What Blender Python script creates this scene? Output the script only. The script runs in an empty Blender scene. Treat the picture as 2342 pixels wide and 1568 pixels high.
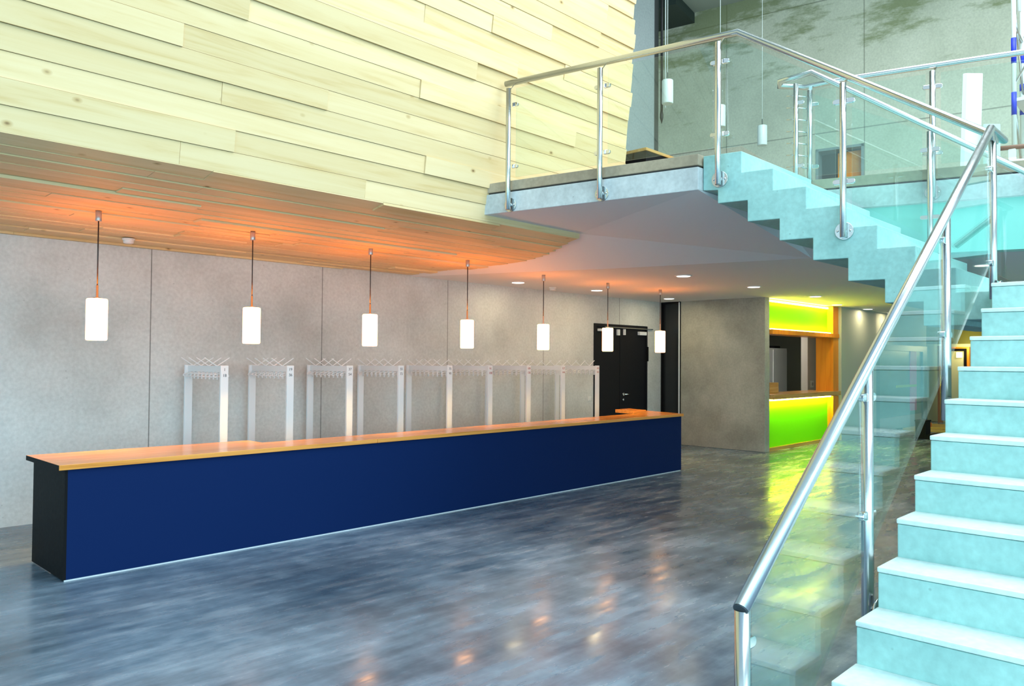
import bpy, bmesh, math, random
from mathutils import Vector, Matrix
random.seed(7)
S = bpy.context.scene
C = S.collection

# ------------------------------------------------------------------ camera
EYE = 1.6275
HEAD = math.radians(43.881)          # heading of the view from +X (counter direction) towards +Y
cam = bpy.data.objects.new('camera', bpy.data.cameras.new('camera'))
C.objects.link(cam)
cam.data.sensor_width = 36.0
cam.data.lens = 1786.0 / 2342.0 * 36.0
cam.data.clip_start = 0.05
cam.data.clip_end = 300
cam.matrix_world = (Matrix.Translation((0, 0, EYE)) @ Matrix.Rotation(HEAD - math.pi / 2, 4, 'Z')
                    @ Matrix.Rotation(math.pi / 2 + math.radians(1.2416), 4, 'X')
                    @ Matrix.Rotation(math.radians(0.4264), 4, 'Z'))
S.camera = cam

# ------------------------------------------------------------------ view, world, large lights
S.view_settings.view_transform = 'Standard'
S.view_settings.look = 'None'
S.view_settings.gamma = 1.0
S.view_settings.use_curve_mapping = False
S.view_settings.exposure = 0.0
S.cycles.use_denoising = True
S.cycles.max_bounces = 10
S.cycles.diffuse_bounces = 5
S.cycles.glossy_bounces = 5
S.cycles.transparent_max_bounces = 24
S.cycles.sample_clamp_indirect = 6.0

W = bpy.data.worlds.new('sky')
S.world = W
W.use_nodes = True
wn, wl = W.node_tree.nodes, W.node_tree.links
bg = wn['Background']
tc = wn.new('ShaderNodeTexCoord')
sx = wn.new('ShaderNodeSeparateXYZ')
rp = wn.new('ShaderNodeValToRGB')
wl.new(tc.outputs['Generated'], sx.inputs[0])
mr = wn.new('ShaderNodeMapRange')
mr.inputs['From Min'].default_value = -1
mr.inputs['From Max'].default_value = 1
wl.new(sx.outputs['Z'], mr.inputs['Value'])
wl.new(mr.outputs[0], rp.inputs[0])
SKY_STRENGTH = 0.9
els = rp.color_ramp.elements
els[0].position = 0.0
els[0].color = (0.20, 0.26, 0.28, 1)
els[1].position = 1.0
els[1].color = (0.42, 0.72, 1.0, 1)
for pos, col in ((0.485, (0.30, 0.38, 0.40, 1)), (0.52, (0.80, 0.95, 1.0, 1)), (0.70, (0.62, 0.88, 1.0, 1))):
    e = els.new(pos)
    e.color = col
wl.new(rp.outputs[0], bg.inputs['Color'])
bg.inputs['Strength'].default_value = SKY_STRENGTH


def area_light(name, loc, target, sx_, sy_, power, color):
    ld = bpy.data.lights.new(name, 'AREA')
    ld.shape = 'RECTANGLE'
    ld.size = sx_
    ld.size_y = sy_
    ld.energy = power
    ld.color = color
    o = bpy.data.objects.new(name, ld)
    C.objects.link(o)
    o.location = loc
    o.rotation_euler = (Vector(target) - Vector(loc)).to_track_quat('-Z', 'Y').to_euler()
    return o


# daylight from high on the side and above, plus fill lights added out of view
area_light('window_daylight_side', (3.5, -5.0, 8.6), (4.0, 6.0, 1.8), 15, 5, 820, (0.72, 0.90, 1.0))
area_light('daylight_fill_low', (-1.5, -8.5, 2.2), (0.5, 6.0, 1.0), 13, 3.8, 800, (0.50, 0.84, 1.0))  # added area light without a window, brightens the cloakroom wall
area_light('daylight_fill_front', (-8.5, -1.5, 1.7), (8.0, 1.5, 2.6), 11, 3.2, 560, (0.42, 0.83, 1.0))  # added area light without a window, lifts risers, gallery edge and far wall
area_light('daylight_fill_right', (11.5, -8.0, 1.7), (9.3, 2.0, 2.9), 8, 3.2, 150, (0.55, 0.95, 1.0))  # added area light without a window, aimed at the soffit right of the stair
area_light('skylight_daylight', (8.0, 0.6, 9.25), (8.0, 0.6, 0.0), 7, 5.5, 800, (0.88, 0.98, 1.0))


# ------------------------------------------------------------------ materials
def mat(name):
    m = bpy.data.materials.new(name)
    m.use_nodes = True
    nt = m.node_tree
    return m, nt.nodes, nt.links, nt.nodes['Principled BSDF']


def plain(name, col, rough=0.5, metal=0.0, emit=None, estr=0.0, spec=None):
    m, n, l, b = mat(name)
    b.inputs['Base Color'].default_value = (*col, 1)
    b.inputs['Roughness'].default_value = rough
    b.inputs['Metallic'].default_value = metal
    if spec is not None:
        b.inputs['Specular IOR Level'].default_value = spec
    if emit:
        b.inputs['Emission Color'].default_value = (*emit, 1)
        b.inputs['Emission Strength'].default_value = estr
    # faint procedural unevenness so that nothing is a dead flat surface
    t = n.new('ShaderNodeTexCoord')
    z = n.new('ShaderNodeTexNoise')
    z.inputs['Scale'].default_value = 35
    l.new(t.outputs['Object'], z.inputs['Vector'])
    r = n.new('ShaderNodeMapRange')
    r.inputs['To Min'].default_value = max(0.02, rough - 0.05)
    r.inputs['To Max'].default_value = min(1.0, rough + 0.05)
    l.new(z.outputs['Fac'], r.inputs['Value'])
    l.new(r.outputs[0], b.inputs['Roughness'])
    return m


def ramp(n, stops):
    r = n.new('ShaderNodeValToRGB')
    e = r.color_ramp.elements
    e[0].position, e[0].color = stops[0][0], (*stops[0][1], 1)
    e[1].position, e[1].color = stops[-1][0], (*stops[-1][1], 1)
    for p_, c_ in stops[1:-1]:
        x = e.new(p_)
        x.color = (*c_, 1)
    return r


def concrete(name, dark, mid, light, scale=0.9, rough=0.7, joints=None, stain=None, pits=True):
    """cast concrete: cloudy large mottling, fine speckle, pin holes, panel joints along an axis"""
    m, n, l, b = mat(name)
    t = n.new('ShaderNodeTexCoord')
    big = n.new('ShaderNodeTexNoise')
    big.inputs['Scale'].default_value = scale
    big.inputs['Detail'].default_value = 7
    big.inputs['Roughness'].default_value = 0.62
    l.new(t.outputs['Object'], big.inputs['Vector'])
    r = ramp(n, ((0.32, dark), (0.5, mid), (0.68, light)))
    l.new(big.outputs['Fac'], r.inputs[0])
    col = r.outputs[0]
    fine = n.new('ShaderNodeTexNoise')
    fine.inputs['Scale'].default_value = 28
    fine.inputs['Detail'].default_value = 4
    l.new(t.outputs['Object'], fine.inputs['Vector'])
    fr = ramp(n, ((0.3, (0.90, 0.90, 0.90)), (0.7, (1.06, 1.06, 1.06))))
    l.new(fine.outputs['Fac'], fr.inputs[0])
    mx = n.new('ShaderNodeMix')
    mx.data_type = 'RGBA'
    mx.blend_type = 'MULTIPLY'
    mx.inputs['Factor'].default_value = 1
    l.new(col, mx.inputs['A'])
    l.new(fr.outputs[0], mx.inputs['B'])
    col = mx.outputs['Result']
    if pits:
        v = n.new('ShaderNodeTexVoronoi')
        v.inputs['Scale'].default_value = 7
        l.new(t.outputs['Object'], v.inputs['Vector'])
        pr = ramp(n, ((0.025, (0.55, 0.55, 0.55)), (0.06, (1, 1, 1))))
        l.new(v.outputs['Distance'], pr.inputs[0])
        mp = n.new('ShaderNodeMix')
        mp.data_type = 'RGBA'
        mp.blend_type = 'MULTIPLY'
        mp.inputs['Factor'].default_value = 0.6
        l.new(col, mp.inputs['A'])
        l.new(pr.outputs[0], mp.inputs['B'])
        col = mp.outputs['Result']
    sep = n.new('ShaderNodeSeparateXYZ')
    l.new(t.outputs['Object'], sep.inputs[0])
    if joints:
        for axis, off, wid, half, keep in joints:
            a = n.new('ShaderNodeMath')
            a.operation = 'SUBTRACT'
            l.new(sep.outputs[axis], a.inputs[0])
            a.inputs[1].default_value = off - wid / 2
            w_ = n.new('ShaderNodeMath')
            w_.operation = 'PINGPONG'
            w_.inputs[1].default_value = wid / 2
            l.new(a.outputs[0], w_.inputs[0])
            c_ = n.new('ShaderNodeMath')
            c_.operation = 'GREATER_THAN'
            c_.inputs[1].default_value = wid / 2 - half
            l.new(w_.outputs[0], c_.inputs[0])
            k_ = n.new('ShaderNodeMath')
            k_.operation = 'MULTIPLY'
            k_.inputs[1].default_value = keep
            l.new(c_.outputs[0], k_.inputs[0])
            mj = n.new('ShaderNodeMix')
            mj.data_type = 'RGBA'
            mj.blend_type = 'MULTIPLY'
            l.new(k_.outputs[0], mj.inputs['Factor'])
            l.new(col, mj.inputs['A'])
            mj.inputs['B'].default_value = (0.25, 0.25, 0.24, 1)
            col = mj.outputs['Result']
    if stain:
        z0, z1, sc = stain
        st = n.new('ShaderNodeTexNoise')
        st.inputs['Scale'].default_value = 1.1
        st.inputs['Detail'].default_value = 9
        st.inputs['Roughness'].default_value = 0.7
        mpn = n.new('ShaderNodeMapping')
        mpn.inputs['Scale'].default_value = (0.7, 0.7, 2.2)
        l.new(t.outputs['Object'], mpn.inputs['Vector'])
        l.new(mpn.outputs[0], st.inputs['Vector'])
        h = n.new('ShaderNodeMapRange')
        h.inputs['From Min'].default_value = z0
        h.inputs['From Max'].default_value = z1
        h.inputs['To Min'].default_value = -0.12
        h.inputs['To Max'].default_value = 0.16
        l.new(sep.outputs['Z'], h.inputs['Value'])
        ad = n.new('ShaderNodeMath')
        ad.operation = 'ADD'
        l.new(st.outputs['Fac'], ad.inputs[0])
        l.new(h.outputs[0], ad.inputs[1])
        sr = ramp(n, ((0.50, (0, 0, 0)), (0.62, (1, 1, 1))))
        l.new(ad.outputs[0], sr.inputs[0])
        ms = n.new('ShaderNodeMix')
        ms.data_type = 'RGBA'
        sf = n.new('ShaderNodeMath')
        sf.operation = 'MULTIPLY'
        sf.inputs[1].default_value = 0.75
        l.new(sr.outputs[0], sf.inputs[0])
        l.new(sf.outputs[0], ms.inputs['Factor'])
        l.new(col, ms.inputs['A'])
        ms.inputs['B'].default_value = (*sc, 1)
        col = ms.outputs['Result']
    l.new(col, b.inputs['Base Color'])
    b.inputs['Roughness'].default_value = rough
    bp = n.new('ShaderNodeBump')
    bp.inputs['Strength'].default_value = 0.12
    bp.inputs['Distance'].default_value = 0.01
    l.new(fine.outputs['Fac'], bp.inputs['Height'])
    l.new(bp.outputs[0], b.inputs['Normal'])
    return m


def wood(name, pale, mid, dark, rough=0.45, tone=True, axis='X', knots=True, stretch=16, gloss=0.5):
    m, n, l, b = mat(name)
    t = n.new('ShaderNodeTexCoord')
    mp = n.new('ShaderNodeMapping')
    sc = [stretch, stretch, stretch]
    sc['XYZ'.index(axis)] = 0.9
    mp.inputs['Scale'].default_value = sc
    src = t.outputs['Object']
    if tone:
        at = n.new('ShaderNodeAttribute')
        at.attribute_name = 'tone'
        sh = n.new('ShaderNodeVectorMath')
        sh.operation = 'MULTIPLY_ADD'
        cmb = n.new('ShaderNodeCombineXYZ')
        l.new(at.outputs['Fac'], cmb.inputs[0])
        l.new(at.outputs['Fac'], cmb.inputs[1])
        l.new(at.outputs['Fac'], cmb.inputs[2])
        l.new(cmb.outputs[0], sh.inputs[0])
        sh.inputs[1].default_value = (37, 19, 23)
        l.new(t.outputs['Object'], sh.inputs[2])
        src = sh.outputs[0]
    l.new(src, mp.inputs['Vector'])
    g = n.new('ShaderNodeTexNoise')
    g.inputs['Scale'].default_value = 1.0
    g.inputs['Detail'].default_value = 6
    g.inputs['Roughness'].default_value = 0.6
    g.inputs['Distortion'].default_value = 0.6
    l.new(mp.outputs[0], g.inputs['Vector'])
    r = ramp(n, ((0.30, dark), (0.45, mid), (0.62, pale)))
    l.new(g.outputs['Fac'], r.inputs[0])
    col = r.outputs[0]
    if tone:
        tr = ramp(n, ((0.0, (0.88, 0.86, 0.80)), (0.5, (0.97, 0.96, 0.93)), (1.0, (1.05, 1.04, 1.03))))
        l.new(at.outputs['Fac'], tr.inputs[0])
        mm = n.new('ShaderNodeMix')
        mm.data_type = 'RGBA'
        mm.blend_type = 'MULTIPLY'
        mm.inputs['Factor'].default_value = 1
        l.new(col, mm.inputs['A'])
        l.new(tr.outputs[0], mm.inputs['B'])
        col = mm.outputs['Result']
    if knots:
        mk = n.new('ShaderNodeMapping')
        ks = [8, 8, 8]
        ks['XYZ'.index(axis)] = 5
        mk.inputs['Scale'].default_value = ks
        l.new(src, mk.inputs['Vector'])
        v = n.new('ShaderNodeTexVoronoi')
        v.inputs['Scale'].default_value = 0.55
        l.new(mk.outputs[0], v.inputs['Vector'])
        kr = ramp(n, ((0.03, (0.22, 0.14, 0.08)), (0.06, (0.75, 0.66, 0.54)), (0.11, (1, 1, 1))))
        l.new(v.outputs['Distance'], kr.inputs[0])
        m2 = n.new('ShaderNodeMix')
        m2.data_type = 'RGBA'
        m2.blend_type = 'MULTIPLY'
        m2.inputs['Factor'].default_value = 0.85
        l.new(col, m2.inputs['A'])
        l.new(kr.outputs[0], m2.inputs['B'])
        col = m2.outputs['Result']
    l.new(col, b.inputs['Base Color'])
    b.inputs['Roughness'].default_value = rough
    b.inputs['Specular IOR Level'].default_value = gloss
    return m


def floor_material():
    m, n, l, b = mat('polished_floor_concrete')
    t = n.new('ShaderNodeTexCoord')

    def noise(scale, detail, rough, mscale=(1, 1, 1), rot=0.0):
        mp = n.new('ShaderNodeMapping')
        mp.inputs['Rotation'].default_value = (0, 0, rot)
        mp.inputs['Scale'].default_value = mscale
        l.new(t.outputs['Object'], mp.inputs['Vector'])
        x = n.new('ShaderNodeTexNoise')
        x.inputs['Scale'].default_value = scale
        x.inputs['Detail'].default_value = detail
        x.inputs['Roughness'].default_value = rough
        l.new(mp.outputs[0], x.inputs['Vector'])
        return x.outputs['Fac']

    def mixf(a, c, f):
        x = n.new('ShaderNodeMix')
        x.data_type = 'FLOAT'
        x.inputs['Factor'].default_value = f
        l.new(a, x.inputs['A'])
        l.new(c, x.inputs['B'])
        return x.outputs['Result']
    clouds = noise(0.75, 5, 0.55)
    fine = noise(4.5, 8, 0.6)
    streak = noise(1.0, 6, 0.6, (1.3, 6.5, 1), math.radians(38))      # trowel marks
    streak2 = noise(1.0, 6, 0.6, (1.6, 8.0, 1), math.radians(-20))
    f = mixf(mixf(clouds, fine, 0.28), mixf(streak, streak2, 0.45), 0.40)
    r = ramp(n, ((0.32, (0.026, 0.046, 0.070)), (0.435, (0.080, 0.125, 0.175)), (0.515, (0.150, 0.220, 0.295)), (0.68, (0.40, 0.52, 0.64))))
    l.new(f, r.inputs[0])
    l.new(r.outputs[0], b.inputs['Base Color'])
    rr = n.new('ShaderNodeMapRange')
    rr.inputs['From Min'].default_value = 0.35
    rr.inputs['From Max'].default_value = 0.65
    rr.inputs['To Min'].default_value = 0.12
    rr.inputs['To Max'].default_value = 0.34
    l.new(streak, rr.inputs['Value'])
    l.new(rr.outputs[0], b.inputs['Roughness'])
    b.inputs['Specular IOR Level'].default_value = 0.45
    return m


def glass_material(name, tint, ior=1.5):
    m = bpy.data.materials.new(name)
    m.use_nodes = True
    n, l = m.node_tree.nodes, m.node_tree.links
    n.clear()
    out = n.new('ShaderNodeOutputMaterial')
    tr = n.new('ShaderNodeBsdfTransparent')
    tr.inputs['Color'].default_value = (*tint, 1)
    gl = n.new('ShaderNodeBsdfGlossy')
    gl.inputs['Roughness'].default_value = 0.01
    gl.inputs['Color'].default_value = (0.95, 1, 1, 1)
    fr = n.new('ShaderNodeFresnel')
    fr.inputs['IOR'].default_value = ior
    mx = n.new('ShaderNodeMixShader')
    geo = n.new('ShaderNodeNewGeometry')
    io = n.new('ShaderNodeMix')
    io.data_type = 'FLOAT'
    io.inputs['A'].default_value = ior
    io.inputs['B'].default_value = 1.0 / ior
    l.new(geo.outputs['Backfacing'], io.inputs['Factor'])
    l.new(io.outputs['Result'], fr.inputs['IOR'])
    l.new(fr.outputs[0], mx.inputs[0])
    l.new(tr.outputs[0], mx.inputs[1])
    l.new(gl.outputs[0], mx.inputs[2])
    l.new(mx.outputs[0], out.inputs['Surface'])
    return m


M = {}
M['floor'] = floor_material()
M['wall'] = concrete('cast_concrete_wall', (0.50, 0.52, 0.51), (0.62, 0.64, 0.63), (0.70, 0.72, 0.71), 0.8,
                     joints=(('X', 3.364, 2.128, 0.006, 0.8),))
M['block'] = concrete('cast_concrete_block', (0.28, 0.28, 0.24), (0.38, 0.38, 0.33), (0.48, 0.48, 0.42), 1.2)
M['shaft'] = concrete('smooth_shaft_concrete', (0.28, 0.33, 0.335), (0.32, 0.37, 0.375), (0.35, 0.41, 0.415), 0.5, pits=False)
M['far'] = concrete('raw_far_concrete', (0.54, 0.57, 0.45), (0.66, 0.69, 0.55), (0.76, 0.78, 0.64), 0.55,
                    joints=(('Z', 8.95, 2.70, 0.012, 0.6), ('Y', 8.3, 2.7, 0.010, 0.6)), stain=(7.3, 9.6, (0.20, 0.25, 0.09)))
M['fascia'] = concrete('fascia_concrete', (0.46, 0.49, 0.50), (0.58, 0.62, 0.63), (0.68, 0.72, 0.73), 3.0)
M['screed'] = concrete('screed_edge', (0.30, 0.24, 0.17), (0.42, 0.34, 0.24), (0.54, 0.44, 0.32), 1.6, pits=False)
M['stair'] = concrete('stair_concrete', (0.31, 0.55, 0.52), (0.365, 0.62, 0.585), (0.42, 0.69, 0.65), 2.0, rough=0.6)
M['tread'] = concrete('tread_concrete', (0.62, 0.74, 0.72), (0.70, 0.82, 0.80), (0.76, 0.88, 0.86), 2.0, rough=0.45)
M['plaster'] = plain('ceiling_plaster', (0.86, 0.85, 0.86), 0.85)
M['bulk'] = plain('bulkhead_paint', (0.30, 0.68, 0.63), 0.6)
M['hull'] = wood('pale_plank', (0.82, 0.635, 0.37), (0.79, 0.595, 0.325), (0.71, 0.50, 0.24), 0.55, gloss=0.15)
M['top'] = wood('counter_oak', (0.84, 0.36, 0.075), (0.76, 0.30, 0.055), (0.62, 0.22, 0.035), 0.17, tone=False, knots=False, stretch=26, gloss=0.35)
M['navy'] = plain('navy_laminate', (0.001, 0.015, 0.080), 0.6, spec=0.12)
M['black'] = plain('black_laminate', (0.006, 0.006, 0.007), 0.6, spec=0.12)
M['black_gloss'] = plain('black_gloss', (0.012, 0.014, 0.016), 0.22)
M['door'] = plain('black_door_paint', (0.007, 0.008, 0.011), 0.5, spec=0.2)
M['steel'] = plain('brushed_steel', (0.60, 0.62, 0.62), 0.24, 1.0)
M['satin'] = plain('satin_metal', (0.45, 0.45, 0.44), 0.35, 0.6)
M['chrome'] = plain('chrome', (0.80, 0.80, 0.80), 0.08, 1.0)
M['alu'] = plain('painted_aluminium', (0.80, 0.83, 0.86), 0.4)
M['cord'] = plain('black_cord', (0.012, 0.012, 0.014), 0.5)
M['rubber'] = plain('dark_cap', (0.05, 0.06, 0.07), 0.5)
M['lamp_on'] = plain('glowing_opal_glass', (0.9, 0.85, 0.75), 0.3, emit=(1.0, 0.46, 0.17), estr=7.5)
M['lamp_off'] = plain('opal_glass', (0.80, 0.90, 0.88), 0.25)
M['white'] = plain('white_plastic', (0.80, 0.80, 0.78), 0.4)
M['down'] = plain('downlight_lens', (0.9, 0.9, 0.9), 0.3, emit=(1.0, 0.95, 0.85), estr=3.0)
M['ink'] = plain('dark_print', (0.06, 0.06, 0.08), 0.6)
M['inkred'] = plain('red_print', (0.40, 0.05, 0.04), 0.6)
M['green'] = plain('green_panel', (0.20, 0.88, 0.006), 0.6, spec=0.1)
M['strip'] = plain('light_strip', (1, 1, 0.8), 0.4, emit=(1.0, 0.84, 0.08), estr=34.0)
M['strip_low'] = plain('light_strip_low', (1, 1, 0.8), 0.4, emit=(0.9, 0.9, 0.06), estr=70.0)
M['orange'] = wood('orange_veneer', (0.95, 0.33, 0.02), (0.90, 0.29, 0.015), (0.78, 0.22, 0.01), 0.35, tone=False, axis='Z', knots=False)
M['oak'] = wood('light_oak', (0.62, 0.36, 0.12), (0.54, 0.29, 0.08), (0.42, 0.20, 0.05), 0.25, tone=False, knots=False)
M['darkwall'] = plain('dark_grey_paint', (0.24, 0.25, 0.26), 0.8)
M['greywall'] = plain('grey_paint', (0.42, 0.42, 0.40), 0.8)
M['pier'] = plain('pier_paint', (0.62, 0.58, 0.52), 0.8)
M['greenwall'] = plain('grey_green_plaster', (0.46, 0.50, 0.42), 0.8)
M['palewall'] = plain('pale_yellow_paint', (0.72, 0.74, 0.44), 0.8)
M['olive'] = plain('olive_wall_shade', (0.16, 0.16, 0.02), 0.7)  # pale back wall in shade, the shade put into the colour
M['warmlamp'] = plain('warm_lamp_glass', (0.9, 0.85, 0.6), 0.4, emit=(1.0, 0.85, 0.45), estr=1.4)
M['teal'] = plain('teal_frame_paint', (0.045, 0.16, 0.19), 0.4)
M['tealpane'] = plain('teal_door_panel', (0.10, 0.24, 0.24), 0.35)
M['pink'] = plain('pink_strip', (0.72, 0.20, 0.50), 0.5)
M['lime'] = plain('lime_strip', (0.45, 0.60, 0.10), 0.5)
M['blue'] = plain('blue_band', (0.01, 0.03, 0.60), 0.5)
M['rust'] = plain('brown_steel', (0.22, 0.085, 0.04), 0.5)
M['film'] = plain('white_wrap', (0.80, 0.88, 0.86), 0.35)
M['film2'] = plain('pale_blue_wrap', (0.50, 0.72, 0.74), 0.3)
M['roof'] = plain('roof_soffit', (0.42, 0.48, 0.45), 0.85)
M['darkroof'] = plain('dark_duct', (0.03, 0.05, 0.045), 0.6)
M['plate'] = plain('dark_trim', (0.045, 0.05, 0.055), 0.5)
M['brownpost'] = plain('brown_door_post', (0.36, 0.15, 0.06), 0.5)
M['pile'] = plain('yellow_packaging', (0.62, 0.44, 0.10), 0.7)
M['pile2'] = plain('orange_packaging', (0.75, 0.20, 0.04), 0.6)
M['glass'] = glass_material('railing_glass', (0.93, 0.985, 0.97), 1.5)


# ------------------------------------------------------------------ mesh builder
class MB:
    def __init__(self):
        self.v, self.f, self.t = [], [], []

    def add(self, vs, fs, tone=0.5):
        o = len(self.v)
        self.v += [Vector(p) for p in vs]
        for f in fs:
            self.f.append([i + o for i in f])
            self.t.append(tone)
        return self

    def obox(self, c, ax, ay, az, tone=0.5):
        c, ax, ay, az = map(Vector, (c, ax, ay, az))
        vs = [c + sx * ax + sy * ay + sz * az for sz in (-1, 1) for sy in (-1, 1) for sx in (-1, 1)]
        fs = [(0, 2, 3, 1), (4, 5, 7, 6), (0, 1, 5, 4), (2, 6, 7, 3), (0, 4, 6, 2), (1, 3, 7, 5)]
        return self.add(vs, fs, tone)

    def box(self, x0, x1, y0, y1, z0, z1, tone=0.5):
        return self.obox(((x0 + x1) / 2, (y0 + y1) / 2, (z0 + z1) / 2), ((x1 - x0) / 2, 0, 0), (0, (y1 - y0) / 2, 0), (0, 0, (z1 - z0) / 2), tone)

    def prism(self, pts, vec, tone=0.5):
        """closed prism: polygon pts (3D) swept along vec"""
        n = len(pts)
        pts = [Vector(p) for p in pts]
        vec = Vector(vec)
        vs = pts + [p + vec for p in pts]
        fs = [tuple(range(n - 1, -1, -1)), tuple(range(n, 2 * n))]
        fs += [(i, (i + 1) % n, n + (i + 1) % n, n + i) for i in range(n)]
        return self.add(vs, fs, tone)

    def poly(self, pts):
        return self.add(pts, [tuple(range(len(pts)))])

    def lathe(self, c, prof, seg=24, axis=(0, 0, 1)):
        """prof: (radius, height) pairs from one end to the other; closed with caps"""
        c, a = Vector(c), Vector(axis).normalized()
        u = a.orthogonal().normalized()
        w = a.cross(u)
        vs, fs = [], []
        for r, h in prof:
            for i in range(seg):
                an = 2 * math.pi * i / seg
                vs.append(c + a * h + (u * math.cos(an) + w * math.sin(an)) * r)
        for k in range(len(prof) - 1):
            for i in range(seg):
                j = (i + 1) % seg
                fs.append((k * seg + i, k * seg + j, (k + 1) * seg + j, (k + 1) * seg + i))
        fs.append(tuple(range(seg - 1, -1, -1)))
        m = (len(prof) - 1) * seg
        fs.append(tuple(range(m, m + seg)))
        return self.add(vs, fs)

    def cyl(self, p0, p1, r, seg=16):
        p0, p1 = Vector(p0), Vector(p1)
        d = p1 - p0
        return self.lathe(p0, ((r, 0), (r, d.length)), seg, d)

    def tube(self, path, r, seg=14):
        """mitred tube along a polyline, capped"""
        P = [Vector(p) for p in path]
        n = len(P)
        T = [(P[min(i + 1, n - 1)] - P[max(i - 1, 0)]).normalized() for i in range(n)]
        u = T[0].orthogonal().normalized()
        vs, fs = [], []
        for i in range(n):
            if i == 0 or i == n - 1:
                t = T[i]
                k = 1.0
            else:
                a, b = (P[i] - P[i - 1]).normalized(), (P[i + 1] - P[i]).normalized()
                t = (a + b).normalized()
                k = 1.0 / max(0.35, t.dot(a))
            u = (u - t * u.dot(t)).normalized()
            w = t.cross(u)
            # stretch in the bend plane so the mitre keeps the tube's width
            bend = None
            if 0 < i < n - 1:
                bn = (b - a)
                bn = bn - t * bn.dot(t)
                if bn.length > 1e-5:
                    bend = bn.normalized()
            for s_ in range(seg):
                an = 2 * math.pi * s_ / seg
                d = (u * math.cos(an) + w * math.sin(an)) * r
                if bend is not None:
                    d += bend * d.dot(bend) * (k - 1)
                vs.append(P[i] + d)
        for i in range(n - 1):
            for s_ in range(seg):
                j = (s_ + 1) % seg
                fs.append((i * seg + s_, i * seg + j, (i + 1) * seg + j, (i + 1) * seg + s_))
        fs.append(tuple(range(seg - 1, -1, -1)))
        fs.append(tuple(range((n - 1) * seg, n * seg)))
        return self.add(vs, fs)

    def build(self, name, material, parent=None, smooth=False, bevel=0.0, origin=None):
        org = Vector(origin) if origin is not None else Vector((0, 0, 0))
        if parent is not None:
            org = world_loc(parent)
        me = bpy.data.meshes.new(name)
        me.from_pydata([tuple(p - org) for p in self.v], [], self.f)
        me.materials.append(material)
        at = me.attributes.new('tone', 'FLOAT', 'FACE')
        at.data.foreach_set('value', self.t)
        bm = bmesh.new()
        bm.from_mesh(me)
        bmesh.ops.recalc_face_normals(bm, faces=bm.faces)
        bm.to_mesh(me)
        bm.free()
        if smooth:
            for p in me.polygons:
                p.use_smooth = len(p.vertices) <= 4
        me.update()
        o = bpy.data.objects.new(name, me)
        C.objects.link(o)
        if parent is not None:
            o.parent = parent
        else:
            o.location = org
        if bevel:
            md = o.modifiers.new('soft_edges', 'BEVEL')
            md.width = bevel
            md.segments = 2
            md.limit_method = 'ANGLE'
            md.angle_limit = math.radians(40)
        return o


def world_loc(o):
    v = Vector((0, 0, 0))
    while o is not None:
        v += o.location
        o = o.parent
    return v


def tag(o, label, cat, group=None, kind=None):
    o['label'] = label
    o['category'] = cat
    if group:
        o['group'] = group
    if kind:
        o['kind'] = kind
    return o


def empty(name, loc, label, cat, group=None, kind=None):
    o = bpy.data.objects.new(name, None)
    C.objects.link(o)
    o.location = loc
    o.empty_display_size = 0.2
    return tag(o, label, cat, group, kind)


def copy_tree(o, parent=None):
    c = o.copy()
    C.objects.link(c)
    if parent is not None:
        c.parent = parent
    for ch in list(o.children):
        copy_tree(ch, c)
    return c


def struct(mb, name, material, label, cat, **kw):
    return tag(mb.build(name, material, **kw), label, cat, kind='structure')


# ------------------------------------------------------------------ main dimensions (metres)
WALL_Y = 8.647                      # cloakroom wall
BD = Vector((-0.1826, 0.9832, 0))   # direction of the gallery edge
BN = Vector((0.9832, 0.1826, 0))
UP_Z = 3.359                        # gallery floor
CEIL = 2.794                        # flat ceiling under the gallery
FAS = 3.066                         # underside of the gallery edge
ROOF = 9.35
BP = Vector((5.4, 5.4139, 0))       # a point on the gallery edge line
U0 = Vector((5.9038, 3.0744, UP_Z)) # top nosing of the upper flight, near side
L0 = Vector((3.0932, 1.225, 0.3843))  # second nosing of the lower flight, left side
RISE, GO, GU = 0.175, 0.2527, 0.2553
FLW = 1.38                          # width of the upper flight
LAND = L0.z + 10 * RISE             # landing level


def far_x(y):                       # edge of the gallery on the far side of the flight
    return 7.82 - 0.29 * (y - 1.46)


def bp(t, off, z):                  # point along the gallery edge
    p = BP + BD * t + BN * off
    return Vector((p.x, p.y, z))


def up(t, off, z):
    p = Vector((U0.x, U0.y, 0)) + BD * t + BN * off
    return Vector((p.x, p.y, z))


# ------------------------------------------------------------------ the setting
struct(MB().box(-9, 30, -9, 14, -0.25, 0), 'floor', M['floor'], 'dark polished concrete floor with cloudy grey and blue mottling', 'floor')

b = MB()
b.box(-9, 11.10, WALL_Y, WALL_Y + 0.3, 0, 3.4)
b.box(11.10, 12.78, WALL_Y, WALL_Y + 0.3, 2.30, 3.4)
b.box(12.78, 13.45, WALL_Y, WALL_Y + 0.3, 0, 3.4)
struct(b, 'wall_left', M['wall'], 'long cast concrete wall behind the coat racks', 'wall')

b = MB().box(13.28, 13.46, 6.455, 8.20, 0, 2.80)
struct(b, 'wall_middle', M['block'], 'short grey concrete wall beside the green bar', 'wall', bevel=0.01)

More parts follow.
